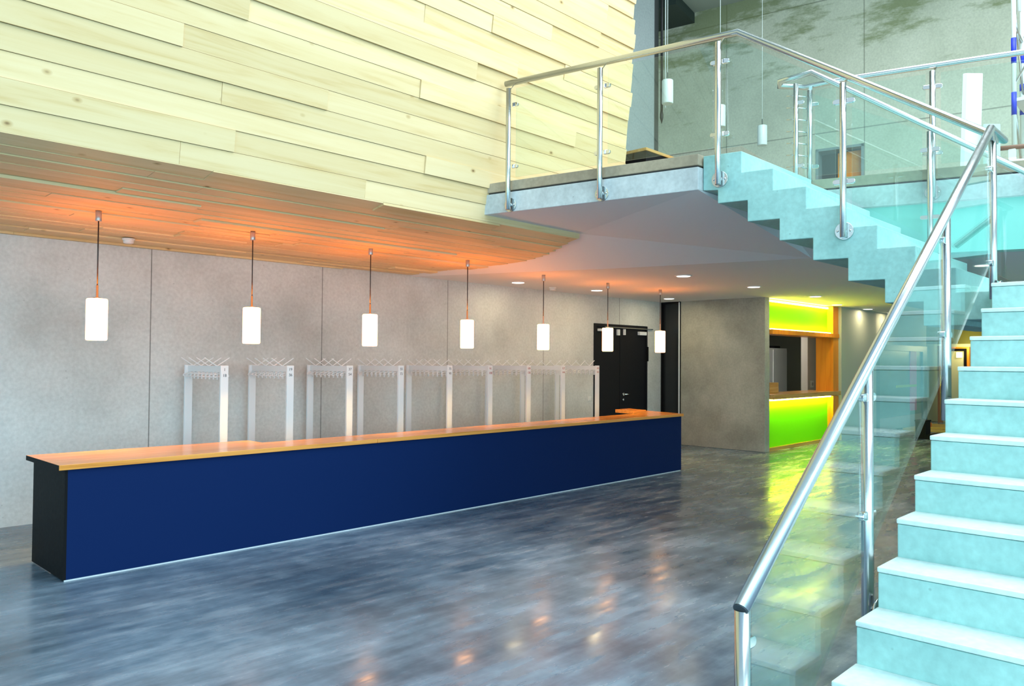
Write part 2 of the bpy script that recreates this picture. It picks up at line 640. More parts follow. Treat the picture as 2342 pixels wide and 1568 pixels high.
# narrow dark panel in the corner between the two concrete walls
pn = empty('door_2', (13.28, 8.43, 0), 'narrow black steel panel between the concrete walls behind the counter end', 'door', kind='structure')
MB().box(13.33, 13.36, 8.24, 8.62, 0, 2.76).build('panel', M['black_gloss'], pn)
MB().box(13.27, 13.36, 8.205, 8.24, 0, 2.795).box(13.27, 13.36, 8.62, 8.645, 0, 2.795).box(13.27, 13.36, 8.24, 8.62, 2.76, 2.795).build('frame', M['black'], pn)
b = MB().box(13.262, 13.27, 8.212, 8.238, 0, 2.78)
for i in range(60):
    b.box(13.256, 13.262, 8.217, 8.233, 0.05 + i * 0.045, 0.05 + i * 0.045 + 0.026)
b.build('perforated_edge', M['alu'], pn)

# roof over the hall, open over the stair where daylight falls in
b = MB()
b.box(-3, 30, 3.4, 14, ROOF, ROOF + 0.2)
b.box(11.5, 30, -9, 3.4, ROOF, ROOF + 0.2)
struct(b, 'ceiling', M['roof'], 'high roof slab above the hall', 'ceiling')

# far wall of the upper hall
FWP = Vector((15.68, 6.06, 0))
fa = [FWP + BD * 9 - Vector((0, 0, -UP_Z)), FWP - BD * 16 + Vector((0, 0, UP_Z))]
b = MB()
o0, o1 = -0.53, 0.53                # door opening, measured along the wall around its middle
dz = 5.93
mid = FWP.copy()
th = BN * 0.3


def wall_seg(b, t0, t1, z0, z1):
    p0, p1 = mid + BD * t0, mid + BD * t1
    b.prism([(p0.x, p0.y, z0), (p1.x, p1.y, z0), (p1.x, p1.y, z1), (p0.x, p0.y, z1)], th)


wall_seg(b, -16, -0.46, UP_Z, ROOF)
wall_seg(b, 0.44, 9, UP_Z, ROOF)
wall_seg(b, -0.46, 0.44, dz, ROOF)
struct(b, 'wall_far', M['far'], 'high raw concrete wall with green stains behind the gallery', 'wall')
# opening in it: jamb lining, half open orange door, dim room behind
dr = empty('door_3', FWP + Vector((0, 0, UP_Z)), 'orange door half open in the high concrete wall', 'door', kind='structure')
b = MB()
for t0, t1, z0, z1 in ((-0.46, -0.41, UP_Z, dz), (0.39, 0.44, UP_Z, dz), (-0.46, 0.44, dz - 0.05, dz)):
    p0, p1 = mid + BD * t0 - BN * 0.02, mid + BD * t1 - BN * 0.02
    b.prism([(p0.x, p0.y, z0), (p1.x, p1.y, z0), (p1.x, p1.y, z1), (p0.x, p0.y, z1)], BN * 0.34)
b.build('frame', M['shaft'], dr)
b = MB()
p0, p1 = mid - BD * 0.40 + BN * 0.16, mid + BD * 0.06 + BN * 0.20
b.prism([(p0.x, p0.y, UP_Z), (p1.x, p1.y, UP_Z), (p1.x, p1.y, dz - 0.08), (p0.x, p0.y, dz - 0.08)], BN * 0.045)
b.build('leaf', M['orange'], dr)
b = MB()
for t0, t1, n0, n1 in ((-1.0, 1.0, 1.6, 1.7), (0.9, 1.0, 0.3, 1.7), (-1.0, -0.9, 0.3, 1.7)):
    q = [mid + BD * t0 + BN * n0, mid + BD * t1 + BN * n0, mid + BD * t1 + BN * n1, mid + BD * t0 + BN * n1]
    b.prism([(p.x, p.y, UP_Z) for p in q], (0, 0, 2.9))
struct(b, 'wall_corridor', M['greywall'], 'dim corridor walls seen through the opening with the orange door', 'wall')

# smooth concrete shaft wall right of the timber hull, and the dark strip next to it
b = MB().box(7.0, 11.28, 7.5, 7.8, UP_Z, ROOF)
struct(b, 'wall_shaft', M['shaft'], 'smooth pale concrete wall between timber hull and far wall', 'wall')
b = MB().box(11.28, 11.50, 7.56, 7.80, UP_Z, ROOF)
struct(b, 'trim_1', M['plate'], 'dark vertical strip beside the smooth concrete wall', 'trim')
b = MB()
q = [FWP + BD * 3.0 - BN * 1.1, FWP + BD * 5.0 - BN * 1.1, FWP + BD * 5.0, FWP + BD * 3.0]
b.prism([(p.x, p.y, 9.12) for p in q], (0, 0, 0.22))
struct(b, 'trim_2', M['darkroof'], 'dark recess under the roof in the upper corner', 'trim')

# gallery slab: concrete edge below, brown screed edge above with a shadow joint
yN = 3.40
outer = [(bp(0.175, 0, 0).x, bp(0.175, 0, 0).y), (5.775, yN), (far_x(yN), yN), (far_x(-3.5), -3.5), (18.5, -3.5), (18.5, 6.0), (17.0, 12.0),
         (7.75, 12.0), (7.75, 5.50)]
b = MB()
b.prism([(x, y, FAS) for x, y in outer], (0, 0, 0.195))
struct(b, 'floor_gallery', M['fascia'], 'pale concrete edge of the gallery slab', 'floor', bevel=0.006)
cx_, cy_ = 10.0, 5.0


def inset(pts, d):
    out = []
    n = len(pts)
    for i in range(n):
        p = Vector((*pts[i], 0))
        a = (p - Vector((*pts[i - 1], 0))).normalized()
        c = (Vector((*pts[(i + 1) % n], 0)) - p).normalized()
        na, nc = Vector((-a.y, a.x, 0)), Vector((-c.y, c.x, 0))
        bis = (na + nc)
        bis = bis / max(0.2, bis.dot(na)) if bis.length > 1e-6 else na
        out.append((p.x + bis.x * d, p.y + bis.y * d))
    return out


area2 = sum(outer[i - 1][0] * outer[i][1] - outer[i][0] * outer[i - 1][1] for i in range(len(outer)))
sg = 1 if area2 > 0 else -1
b = MB().prism([(x, y, FAS + 0.19) for x, y in inset(outer, sg * 0.03)], (0, 0, 0.03))
struct(b, 'trim_3', M['plate'], 'dark shadow joint in the gallery edge', 'trim')
b = MB().prism([(x, y, FAS + 0.212) for x, y in inset(outer, sg * 0.006)], (0, 0, UP_Z + 0.012 - FAS - 0.212))
struct(b, 'trim_4', M['screed'], 'brown screed edge along the top of the gallery slab', 'trim', bevel=0.004)

# lower ceiling: flat part, and the soffit rising to the thin gallery edge
E_, F_, G_, I_, J_ = (6.93, 8.72), (7.99, 5.94), (8.62, 3.64), (9.30, 1.75), (10.95, -3.5)
A_ = bp(0.175, 0, FAS)
A2 = bp(3.25, 0, FAS)
B_ = Vector((5.775, yN, FAS))
C_ = Vector((far_x(yN), yN, FAS))
D_ = Vector((far_x(-3.5), -3.5, FAS))
z3 = lambda p, z: (p[0], p[1], z)
b = MB()
b.poly([z3(E_, CEIL), z3(F_, CEIL), z3(G_, CEIL), z3(I_, CEIL), z3(J_, CEIL), (24.5, -3.5, CEIL), (24.5, 9.6, CEIL), (7, 9.6, CEIL)])
M1, M0 = (6.87, 5.566, 3.062), (6.9, 8.64, 2.83)
for tri in ((A_, B_, M1), (B_, z3(G_, CEIL), M1), (M1, z3(G_, CEIL), z3(F_, CEIL)), (M1, z3(F_, CEIL), z3(E_, CEIL)), (M1, z3(E_, CEIL), M0)):
    b.poly(tri)
b.poly([B_, C_, z3(G_, CEIL)])
b.poly([C_, Vector((far_x(1.75), 1.75, FAS)), z3(I_, CEIL), z3(G_, CEIL)])
b.poly([Vector((far_x(1.75), 1.75, FAS)), D_, z3(J_, CEIL), z3(I_, CEIL)])
struct(b, 'ceiling_lower', M['plaster'], 'grey plaster ceiling below the gallery with sloped edge', 'ceiling')

b = MB()
ys = (2.78, -3.5)
b.prism([(far_x(ys[0]) + 0.03, ys[0], 2.612), (far_x(ys[0]) + 0.20, ys[0], 2.612), (far_x(ys[0]) + 0.20, ys[0], FAS - 0.002), (far_x(ys[0]) + 0.03, ys[0], FAS - 0.002)],
        (far_x(ys[1]) - far_x(ys[0]), ys[1] - ys[0], 0))
struct(b, 'trim_5', M['bulk'], 'white painted bulkhead hanging below the far gallery edge', 'trim')

# ------------------------------------------------------------------ timber hull above the counter
CH = Vector((0, 5.566, 3.005))      # the chine where the wall turns into the belly
PW = 0.160
prof_up = [(CH.y - 0.146 * PW * k, CH.z + PW * k) for k in range(0, 31)]
belly_pts = [(5.566, 3.005), (5.75, 2.962), (6.0, 2.928), (6.5, 2.892), (7.09, 2.864), (7.8, 2.840), (8.66, 2.812)]


def belly_z(y):
    for (a, za), (c, zc) in zip(belly_pts, belly_pts[1:]):
        if y <= c:
            return za + (zc - za) * (y - a) / (c - a)
    return belly_pts[-1][1]


fixed = {5: [2.303], 7: [2.767], 3: [2.615], 1: [2.741, 6.2], 4: [3.495], 6: [4.417, 6.6], 8: [5.062, 2.1], 12: [6.039], 13: [6.82, 4.2],
         10: [4.388, 6.3], 0: [2.344, 3.943], 2: [4.561], 9: [3.3, 5.6], 11: [3.7, 5.2], 14: [5.5], 15: [5.0, 6.9]}
b = MB()


def plank(b, x0, x1, p0, p1, off, tone, thick=0.024):
    """one board between profile points p0, p1 (y, z); off lifts its visible face outward"""
    d = Vector((0, p1[0] - p0[0], p1[1] - p0[1])).normalized()
    nrm = Vector((0, -d.z, d.y)) if d.z > abs(d.y) else Vector((0, d.z, -d.y))
    if d.z > abs(d.y):
        nrm = Vector((0, -d.z, d.y))
    a0 = Vector((0, *p0)) + d * 0.0012 + nrm * off[0]
    a1 = Vector((0, *p1)) - d * 0.0012 + nrm * off[1]
    sec = [a0, a1, a1 - nrm * thick, a0 - nrm * thick]
    X0, X1 = Vector((x0 + 0.0012, 0, 0)), Vector((x1 - x0 - 0.0024, 0, 0))
    b.prism([q + X0 for q in sec], X1, tone)


rnd = random.Random(11)
for k in range(len(prof_up) - 1):
    xe = 7.56 - 0.11 * (prof_up[k][1] - 4.0) + rnd.uniform(-0.02, 0.03)
    if k == 0:
        xe = 6.875
    cuts = sorted(fixed.get(k, [rnd.uniform(2, 4), rnd.uniform(4.8, 6.8)]))
    xs = [-7.0, -3.0 + rnd.uniform(-.8, .8), 0.2 + rnd.uniform(-.9, .9)] + cuts + [xe]
    for x0, x1 in zip(xs, xs[1:]):
        lo = rnd.choice((0.0, 0.0, 0.004, 0.010, 0.014))
        hi = lo - rnd.choice((0.0, 0.003, 0.008))
        plank(b, x0, x1, prof_up[k], prof_up[k + 1], (lo, hi), rnd.random())
prow = [(5.566, 6.875), (5.69, 6.834), (5.89, 6.913), (6.10, 7.011), (6.35, 7.126), (6.64, 7.199), (6.88, 7.216), (7.30, 7.16), (7.70, 7.06), (8.24, 6.943), (8.66, 6.86)]


def prow_x(y):                       # plan outline of the rounded end of the belly
    for (a, xa), (c, xc) in zip(prow, prow[1:]):
        if y <= c:
            return xa + (xc - xa) * (y - a) / (c - a)
    return prow[-1][1]


y = belly_pts[0][0]
kk = 0
while y < 8.64:
    w_ = (0.165, 0.15, 0.16)[kk % 3]
    y1 = min(y + w_, 8.646)
    p0, p1 = (y, belly_z(y)), (y1, belly_z(y1))
    xs = [-7.0, -2.5 + rnd.uniform(-1, 1), 0.4 + rnd.uniform(-1, 1), 2.6 + rnd.uniform(-.8, .8), 4.6 + rnd.uniform(-.8, .8), 5.9 + rnd.uniform(-.4, .4), prow_x((y + y1) / 2)]
    for x0, x1 in zip(xs, xs[1:]):
        o_ = rnd.choice((0.0, 0.0, 0.004, 0.010, 0.020))
        plank(b, x0, x1, p0, p1, (o_ + 0.004, o_), rnd.random())
    y, kk = y1, kk + 1
# closing core behind the boards
sec = [(pz[0] + 0.035, pz[1]) for pz in prof_up[::6]]
core = [(p_[0] + 0.03, p_[1] + 0.03) for p_ in belly_pts[::-1]] + sec + [(8.64, prof_up[-1][1])]
b.prism([(-7, y_, z_) for y_, z_ in core], (13.7, 0, 0), 0.1)
hull = struct(b, 'wall_timber', M['hull'], 'leaning timber hull clad in pale wide planks, orange lit belly below', 'wall')

# ------------------------------------------------------------------ door in the cloakroom wall
dd = empty('door_1', (11.94, WALL_Y, 0), 'black double door behind the counter end', 'door', kind='structure')
MB().box(11.105, 11.15, WALL_Y - 0.02, WALL_Y + 0.12, 0, 2.295).box(12.73, 12.775, WALL_Y - 0.02, WALL_Y + 0.12, 0, 2.295).box(11.15, 12.73, WALL_Y - 0.02, WALL_Y + 0.12, 2.25, 2.295).build('frame', M['door'], dd)
l1 = MB().box(11.155, 11.90, WALL_Y + 0.01, WALL_Y + 0.07, 0.01, 2.245).build('leaf', M['door'], dd, bevel=0.003)
l2 = MB().box(11.908, 12.725, WALL_Y + 0.005, WALL_Y + 0.07, 0.01, 2.245).build('leaf', M['door'], dd, bevel=0.003)
b = MB().cyl((12.02, WALL_Y + 0.006, 1.0), (12.02, WALL_Y - 0.055, 1.0), 0.011).tube([(12.02, WALL_Y - 0.05, 1.0), (12.15, WALL_Y - 0.05, 1.0)], 0.011)
b.lathe((12.02, WALL_Y + 0.006, 1.0), ((0.027, 0), (0.027, 0.012)), 20, (0, -1, 0))
b.build('door_handle', M['chrome'], l2, smooth=True)
MB().lathe((12.02, WALL_Y + 0.006, 0.90), ((0.025, 0), (0.025, 0.01), (0.01, 0.014)), 20, (0, -1, 0)).build('lock', M['chrome'], l2, smooth=True)
MB().box(12.47, 12.70, WALL_Y - 0.055, WALL_Y + 0.004, 2.12, 2.185).build('door_closer', M['alu'], l2, bevel=0.006)
MB().box(11.22, 11.36, WALL_Y - 0.05, WALL_Y + 0.009, 2.16, 2.205).build('door_closer', M['alu'], l1, bevel=0.006)
MB().box(11.4, 12.95, WALL_Y - 0.030, WALL_Y - 0.016, 2.235, 2.25).build('closer_rail', M['steel'], dd)
MB().box(11.80, 11.86, WALL_Y - 0.03, WALL_Y + 0.009, 2.10, 2.21).build('catch', M['alu'], l1)
MB().box(12.0, 12.04, WALL_Y - 0.03, WALL_Y + 0.004, 2.11, 2.22).build('catch', M['alu'], l2)
MB().box(12.735, 12.775, WALL_Y - 0.045, WALL_Y - 0.018, 1.62, 1.90).build('hinge', M['black'], dd)

o = empty('light_switch', (10.989, WALL_Y, 0.951), 'small white light switch on the concrete wall left of the black double door', 'switch')
MB().box(10.949, 11.029, WALL_Y - 0.012, WALL_Y, 0.91, 0.99).build('frame', M['white'], o, bevel=0.003)
MB().box(10.962, 11.016, WALL_Y - 0.018, WALL_Y - 0.012, 0.923, 0.977).build('rocker', M['white'], o, bevel=0.002)

# ------------------------------------------------------------------ cloakroom counter
ct = empty('reception_counter', (6.0, 6.7, 0), 'long low black and navy counter with oak worktop in front of the coat racks', 'counter')
TOPZ = 0.846
X0c, X1c = 1.85, 10.16
MB().box(X0c + 0.02, X1c, 6.259, 6.279, 0.012, 0.806).build('front_panel', M['navy'], ct)
MB().box(X0c, X0c + 0.02, 6.259, 7.02, 0.012, 0.806).build('end_panel', M['black'], ct)
MB().box(X1c - 0.02, X1c, 6.279, 7.00, 0.012, 0.806).build('end_panel', M['black'], ct)
MB().box(X0c + 0.02, X1c - 0.02, 6.60, 6.62, 0.012, 0.806).box(X0c + 0.02, X1c - 0.02, 6.279, 6.6, 0.30, 0.32).build('carcass', M['black'], ct)
MB().box(X0c + 0.01, X1c - 0.01, 6.265, 6.275, 0.0, 0.012).build('plinth', M['alu'], ct)
MB().prism([(X0c - 0.045, 6.235, 0.808), (4.60, 6.235, 0.808), (4.60, 6.69, 0.808), (3.63, 6.69, 0.808), (3.63, 6.96, 0.808), (X0c - 0.045, 7.06, 0.808)], (0, 0, 0.038)).build('worktop', M['top'], ct, bevel=0.003)
MB().prism([(4.603, 6.235, 0.808), (8.30, 6.235, 0.808), (8.30, 6.70, 0.808), (4.603, 6.69, 0.808)], (0, 0, 0.038)).build('worktop', M['top'], ct, bevel=0.003)
MB().prism([(8.303, 6.235, 0.808), (10.19, 6.235, 0.808), (10.36, 7.02, 0.808), (9.99, 7.02, 0.808), (9.62, 6.74, 0.808), (8.303, 6.70, 0.808)], (0, 0, 0.038)).build('worktop', M['top'], ct, bevel=0.003)
MB().prism([(9.99, 7.022, 0.806), (10.36, 7.022, 0.806), (10.46, 7.42, 0.806), (10.09, 7.42, 0.806)], (0, 0, 0.05)).build('end_flap', M['top'], ct, bevel=0.003)
MB().box(X0c - 0.047, X0c - 0.045, 6.24, 7.05, 0.809, 0.845).build('edge_shade', M['black'], ct)  # black sheet that paints the shade on the worktop's end edge

# ------------------------------------------------------------------ coat racks
RY0, RY1 = 7.66, 8.50
TOPR = 1.548
rx = [3.72, 4.47, 5.24, 5.99, 6.79, 7.53, 8.31, 9.08, 9.93]
rack_where = ['frontmost, with labels 1 and 18', 'second, with labels 19 and 36', 'third, with labels 37 and 54',
              'fourth, with labels 55 and 72', 'fifth, with labels 73 and 90', 'sixth, with labels 91 and 108',
              'seventh, with labels 109 and 126', 'eighth, with labels 127 and 144', 'last, beside the black double door']


def make_rack(x):
    r = empty('coat_rack', (x, 8.08, 0), '', 'coat rack', 'coat racks in a row along the concrete wall')
    for yy in (RY0, RY1):
        MB().box(x - 0.042, x + 0.042, yy - 0.014, yy + 0.014, 0.012, TOPR).build('post', M['alu'], r, bevel=0.003)
        MB().box(x - 0.16, x + 0.16, yy - 0.02, yy + 0.02, 0.0, 0.012).build('foot', M['alu'], r)
    MB().box(x - 0.012, x + 0.012, RY0 + 0.014, RY1 - 0.014, 1.478, 1.542).build('rail', M['alu'], r)
    hk = MB()
    yc = RY0 + 0.06
    for s_ in (-1, 1):
        hk.tube([(x, yc, 1.476), (x + s_ * 0.035, yc, 1.462), (x + s_ * 0.075, yc, 1.452), (x + s_ * 0.082, yc, 1.436), (x + s_ * 0.066, yc, 1.426), (x + s_ * 0.045, yc, 1.43)], 0.0045, 6)
    hk.box(x - 0.004, x + 0.004, yc - 0.010, yc + 0.010, 1.40, 1.478)
    h0 = hk.build('hook', M['alu'], r)
    step = (RY1 - RY0 - 0.12) / 8
    for i in range(1, 9):
        h = h0.copy()
        C.objects.link(h)
        h.location = (0, i * step, 0)
        h.parent = r
    vb = MB().tube([(x - 0.135, RY0 + 0.16, 1.628), (x, RY0 + 0.16, 1.541), (x + 0.135, RY0 + 0.16, 1.628)], 0.005, 6)
    v0 = vb.build('hat_prong', M['alu'], r)
    for i in range(1, 4):
        h = v0.copy()
        C.objects.link(h)
        h.location = (0, i * 0.185, 0)
        h.parent = r
    return r


def number(txt, rack, x, z, material):
    cu = bpy.data.curves.new('number_label', 'FONT')
    cu.body = txt
    cu.size = 0.042
    cu.align_x = 'CENTER'
    cu.align_y = 'CENTER'
    cu.extrude = 0.0006
    tmp = bpy.data.objects.new('number_text', cu)
    me = bpy.data.meshes.new_from_object(tmp)
    bpy.data.objects.remove(tmp)
    me.materials.clear()
    me.materials.append(material)
    o = bpy.data.objects.new('number_label', me)
    C.objects.link(o)
    o.parent = rack
    o.location = (0, RY0 - 0.0148 - 8.08, z)
    o.rotation_euler = (math.pi / 2, 0, 0)
    return o


proto = make_rack(rx[0])
racks = [proto]
for i in range(1, 9):
    r = copy_tree(proto)
    r.location = (rx[i], 8.08, 0)
    racks.append(r)
for i, r in enumerate(racks):
    r['label'] = 'pale grey metal coat rack behind the counter, ' + rack_where[i]
    ink = M['ink'] if i < 5 else M['inkred']
    number(str(18 * i + 1), r, rx[i], 1.505, ink)
    number(str(18 * i + 18), r, rx[i], 1.445, ink)


# ------------------------------------------------------------------ pendant lamps
def make_lamp(loc_top, shade_top, shade_bot, lit, name, label, group, r=0.083, cord_r=0.0055):
    x, y_, zt = loc_top
    o = empty(name, (x, y_, zt), label, 'lamp', group)
    MB().lathe((x, y_, zt - 0.085), ((0.023, 0), (0.025, 0.004), (0.025, 0.085)), 20).build('canopy', M['satin'], o, smooth=True)
    MB().cyl((x, y_, shade_top + 0.10), (x, y_, zt - 0.08), cord_r, 8).build('cord', M['cord'] if lit else M['film'], o, smooth=True)
    MB().lathe((x, y_, shade_top), ((0.030, 0), (0.030, 0.008), (0.010, 0.014), (0.009, 0.115)), 16).build('lamp_holder', M['chrome'], o, smooth=True)
    h = shade_top - shade_bot
    sh = MB().lathe((x, y_, shade_bot), ((r - 0.012, 0), (r - 0.004, 0.003), (r, 0.014), (r, h - 0.014), (r - 0.004, h - 0.003), (r - 0.012, h)), 28)
    sh.build('lamp_shade', M['lamp_on'] if lit else M['lamp_off'], o, smooth=True)
    return o


LX = [2.316, 3.716, 5.113, 6.572, 7.990, 9.446, 10.863]
lw = ['frontmost of the row, over the front end of the counter', 'second in the row, over the second coat rack', 'third in the row, between the third and fourth coat rack',
      'fourth, nearest the rounded end of the timber belly', 'fifth in the row, first one under plain plaster ceiling', 'hanging in front of the black double door',
      'last in the row, beside the narrow black panel']
for i, x in enumerate(LX):
    zt = belly_z(7.092) - 0.004 if i < 4 else CEIL
    lp = make_lamp((x, 7.092, zt), 2.118, 1.766, True, 'pendant_lamp', 'glowing white cylinder pendant lamp, ' + lw[i], 'lit pendant lamps above the counter')
    # light leaving the open top and bottom of the glass cylinder
    for dz_, en, flip in ((2.135, 8.0, True), (1.755, 8.0, False)):
        ld = bpy.data.lights.new('lamp_bulb', 'AREA')
        ld.shape = 'DISK'
        ld.size = 0.14
        ld.energy = en * (0.5 if i >= 4 and flip else 1.0)
        ld.color = (1.0, 0.20, 0.0) if flip else (1.0, 0.52, 0.12)
        ld.spread = math.radians(180 if flip else 100)
        lo = bpy.data.objects.new('bulb_light', ld)
        C.objects.link(lo)
        lo.parent = lp
        lo.location = (0, 0, dz_ - zt)
        if flip:
            lo.rotation_euler = (math.pi, 0, 0)
for i, (x, w_) in enumerate(((9.80, 'nearest to the timber hull'), (11.35, 'half hidden behind a post'), (12.82, 'farthest one'))):
    make_lamp((x, 6.285, ROOF), 5.762, 5.41, False, 'hanging_lamp', 'unlit white cylinder lamp on long wire above gallery, ' + w_, 'unlit hanging lamps above the gallery', cord_r=0.005)

# ------------------------------------------------------------------ ceiling fittings
dl = [(8.489, 8.046, 'above the sixth coat rack near the concrete wall'), (10.273, 7.94, 'near the concrete wall, left of the lamp by the black door'),
      (12.48, 7.957, 'in front of the narrow black panel'), (9.277, 5.687, 'frontmost one in the middle of the ceiling'),
      (11.323, 5.689, 'between the concrete block and the upper flight of stairs'), (13.655, 5.694, 'in front of the green bar, nearest to it'),
      (15.882, 6.187, 'above the right part of the green bar'), (17.577, 6.179, 'right of the bar near the grey wall'),
      (19.123, 6.185, 'farthest right, next to the rising handrail'), (10.497, 2.368, 'right of the stair, seen through the railing glass')]


def make_down(x, y_):
    o = empty('downlight', (x, y_, CEIL), '', 'downlight', 'round downlights in the plaster ceiling')
    MB().lathe((x, y_, CEIL - 0.010), ((0.108, 0), (0.115, 0.004), (0.115, 0.010)), 28).build('trim_ring', M['white'], o, smooth=True)
    MB().lathe((x, y_, CEIL - 0.013), ((0.090, 0), (0.094, 0.003)), 28).build('lens', M['down'], o)
    return o


d0 = make_down(dl[0][0], dl[0][1])
for i, (x, y_, w_) in enumerate(dl):
    d = d0 if i == 0 else copy_tree(d0)
    d.location = (x, y_, CEIL)
    d['label'] = 'round white ceiling downlight ' + w_
    ld = bpy.data.lights.new('downlight_bulb', 'AREA')
    ld.shape = 'DISK'
    ld.size = 0.16
    ld.energy = 5.0
    ld.color = (1.0, 0.80, 0.48)
    lo = bpy.data.objects.new('downlight_bulb', ld)
    C.objects.link(lo)
    lo.parent = d
    lo.location = (0, 0, -0.018)

for x, y_, zc, lab in ((2.958, 8.193, belly_z(8.193) - 0.012, 'white smoke detector on the orange timber belly between the first two lamps'),
                       (9.457, 8.199, CEIL, 'white smoke detector on the plaster ceiling beside the fifth lamp')):
    o = empty('smoke_detector', (x, y_, zc), lab, 'smoke detector', 'smoke detectors')
    MB().lathe((x, y_, zc - 0.014), ((0.058, 0), (0.060, 0.003), (0.060, 0.014)), 24).build('base', M['white'], o, smooth=True)
    MB().lathe((x, y_, zc - 0.052), ((0.030, 0), (0.045, 0.006), (0.050, 0.016), (0.050, 0.022), (0.044, 0.024), (0.044, 0.028), (0.052, 0.030), (0.052, 0.038)), 24).build('head', M['white'], o, smooth=True)

# ------------------------------------------------------------------ concrete staircase
st = empty('concrete_staircase', (6.0, 0.5, 0), 'pale concrete staircase with landing rising to the gallery', 'staircase')
LY1, LY0 = 1.225, -1.6               # left and right side of the lower flight
tops = []
pz = [(L0.x - 2 * GO, 0.0), (L0.x - 2 * GO + 0.0, 0.0)]
prof = []
hs = [0.0, 0.192, L0.z] + [L0.z + RISE * k for k in range(1, 11)]
x = L0.x - GO
for k in range(-1, 11):
    xk = L0.x + GO * k
    z0, z1 = hs[k + 1], hs[k + 2]
    prof += [(xk, z0), (xk, z1)]
under = []
for k in range(10, 0, -1):
    xk = L0.x + GO * k + 0.07
    under += [(xk, hs[k + 2] - 0.22 if k < 10 else LAND - 0.22), (xk, hs[k + 1] - 0.22)]
poly = prof + [(L0.x + 10 * GO + 0.10, LAND)] + [(L0.x + 10 * GO + 0.10, LAND - 0.22)] + under + [(L0.x + GO * 1 + 0.07, 0.0)]
b = MB()
# each step: riser block below, precast tread slab on top
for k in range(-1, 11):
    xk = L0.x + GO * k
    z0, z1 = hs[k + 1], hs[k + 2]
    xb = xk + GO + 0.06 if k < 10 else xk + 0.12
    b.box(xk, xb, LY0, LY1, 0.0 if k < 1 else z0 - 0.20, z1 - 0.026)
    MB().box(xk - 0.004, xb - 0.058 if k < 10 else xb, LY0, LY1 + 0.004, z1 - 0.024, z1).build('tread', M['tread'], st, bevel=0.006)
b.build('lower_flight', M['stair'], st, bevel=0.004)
lx0 = L0.x + 10 * GO
b = MB()
b.prism([(lx0 + 0.12, LY0, LAND - 0.20), (lx0 + 0.12, LY1, LAND - 0.20), (6.2, 1.36, LAND - 0.20), (7.60, 1.36, LAND - 0.20), (7.72, LY0, LAND - 0.20)], (0, 0, 0.20))
b.build('landing', M['stair'], st, bevel=0.007)
pr = [(0.325, UP_Z)]
for k in range(0, 7):
    pr += [(-k * GU, UP_Z - k * RISE), (-k * GU, UP_Z - (k + 1) * RISE)]
pr += [(-7 * GU, LAND), (-7 * GU, LAND - 0.20)]
lowt = []
for k in range(0, 7):
    t_ = -k * GU - 0.048
    lowt += [(t_, UP_Z - 0.412 - k * RISE + (0.0)), (t_, UP_Z - 0.412 - (k + 1) * RISE)]
low = [(0.20, UP_Z - 0.412)]
for k in range(0, 6):
    t_ = -k * GU - 0.048
    low += [(t_, UP_Z - 0.412 - k * RISE), (t_, UP_Z - 0.412 - (k + 1) * RISE)]
low += [(-6 * GU - 0.048, UP_Z - 0.412 - 6 * RISE), (-6 * GU - 0.048, LAND - 0.20)]
poly = pr + low[::-1] + [(0.20, UP_Z - 0.30), (0.325, UP_Z - 0.29)]
b = MB().prism([up(t_, 0, z_) for t_, z_ in poly], (FLW, 0, 0))
b.build('upper_flight', M['stair'], st, bevel=0.006)


# ------------------------------------------------------------------ railings
def post(parent, base, top, nrm, r=0.0245, flange=True, clamps=(), lean=None):
    """base/top: 3D ends; nrm: unit vector from the post towards the slab face; clamps: (z, direction vector)"""
    base, top = Vector(base), Vector(top)
    p = MB().lathe(base, ((r - 0.004, 0), (r, 0.004), (r, (top - base).length)), 18, top - base).build('post', M['steel'], parent, smooth=True)
    if flange:
        c = base + Vector((0, 0, 0.055)) + nrm * r
        MB().lathe(c + nrm * (0.040 - r), ((0.066, 0), (0.068, 0.003), (0.068, 0.012), ), 28, nrm).lathe(c, ((0.02, 0), (0.02, 0.018)), 12, nrm).build('flange', M['steel'], p, smooth=True)
        side = nrm.cross(Vector((0, 0, 1))).normalized()
        for s_ in (-1, 1):
            MB().lathe(c + nrm * (0.028 - r) + side * s_ * 0.046, ((0.004, 0), (0.009, 0.004), (0.009, 0.014)), 12, nrm).build('bolt', M['chrome'], p, smooth=True)
    if lean is not None:
        # flat bracket bent from the post head to the handrail
        lean = Vector(lean)
        d = (lean - top)
        side = Vector((d.y, -d.x, 0))
        side = side.normalized() if side.length > 1e-4 else Vector((1, 0, 0))
        MB().prism([top - side * 0.016 - Vector((0, 0, 0.03)), top + side * 0.016 - Vector((0, 0, 0.03)), lean + side * 0.016, lean - side * 0.016], nrm * 0.006).build('bracket', M['steel'], p)
    for z_, dv, off in clamps:
        dv = Vector(dv).normalized()
        c = Vector((base.x, base.y, z_)) + nrm * off
        n2 = nrm
        e0, e1 = c + dv * (r - 0.006), c + dv * 0.062
        up_ = Vector((0, 0, 1))
        cb = MB()
        prof_ = [e0 - up_ * 0.019, e1 - up_ * 0.019]
        for a in range(-60, 61, 20):
            prof_.append(e1 + dv * 0.019 * math.cos(math.radians(a)) + up_ * 0.019 * math.sin(math.radians(a)))
        prof_ += [e1 + up_ * 0.019, e0 + up_ * 0.019]
        cb.prism([q - n2 * 0.013 for q in prof_], n2 * 0.026)
        cb.build('clamp', M['chrome'], p, bevel=0.003)
    return p


def pane(parent, quad, nrm, th_=0.012):
    q = [Vector(p) - nrm * th_ / 2 for p in quad]
    return MB().prism(q, nrm * th_).build('glass_panel', M['glass'], parent)


rl = empty('stair_railing', (5.6, 3.2, 0), 'steel and glass railing along the gallery edge and down both flights of stairs', 'railing')
ZR = 4.325
RYL = LY1 + 0.08


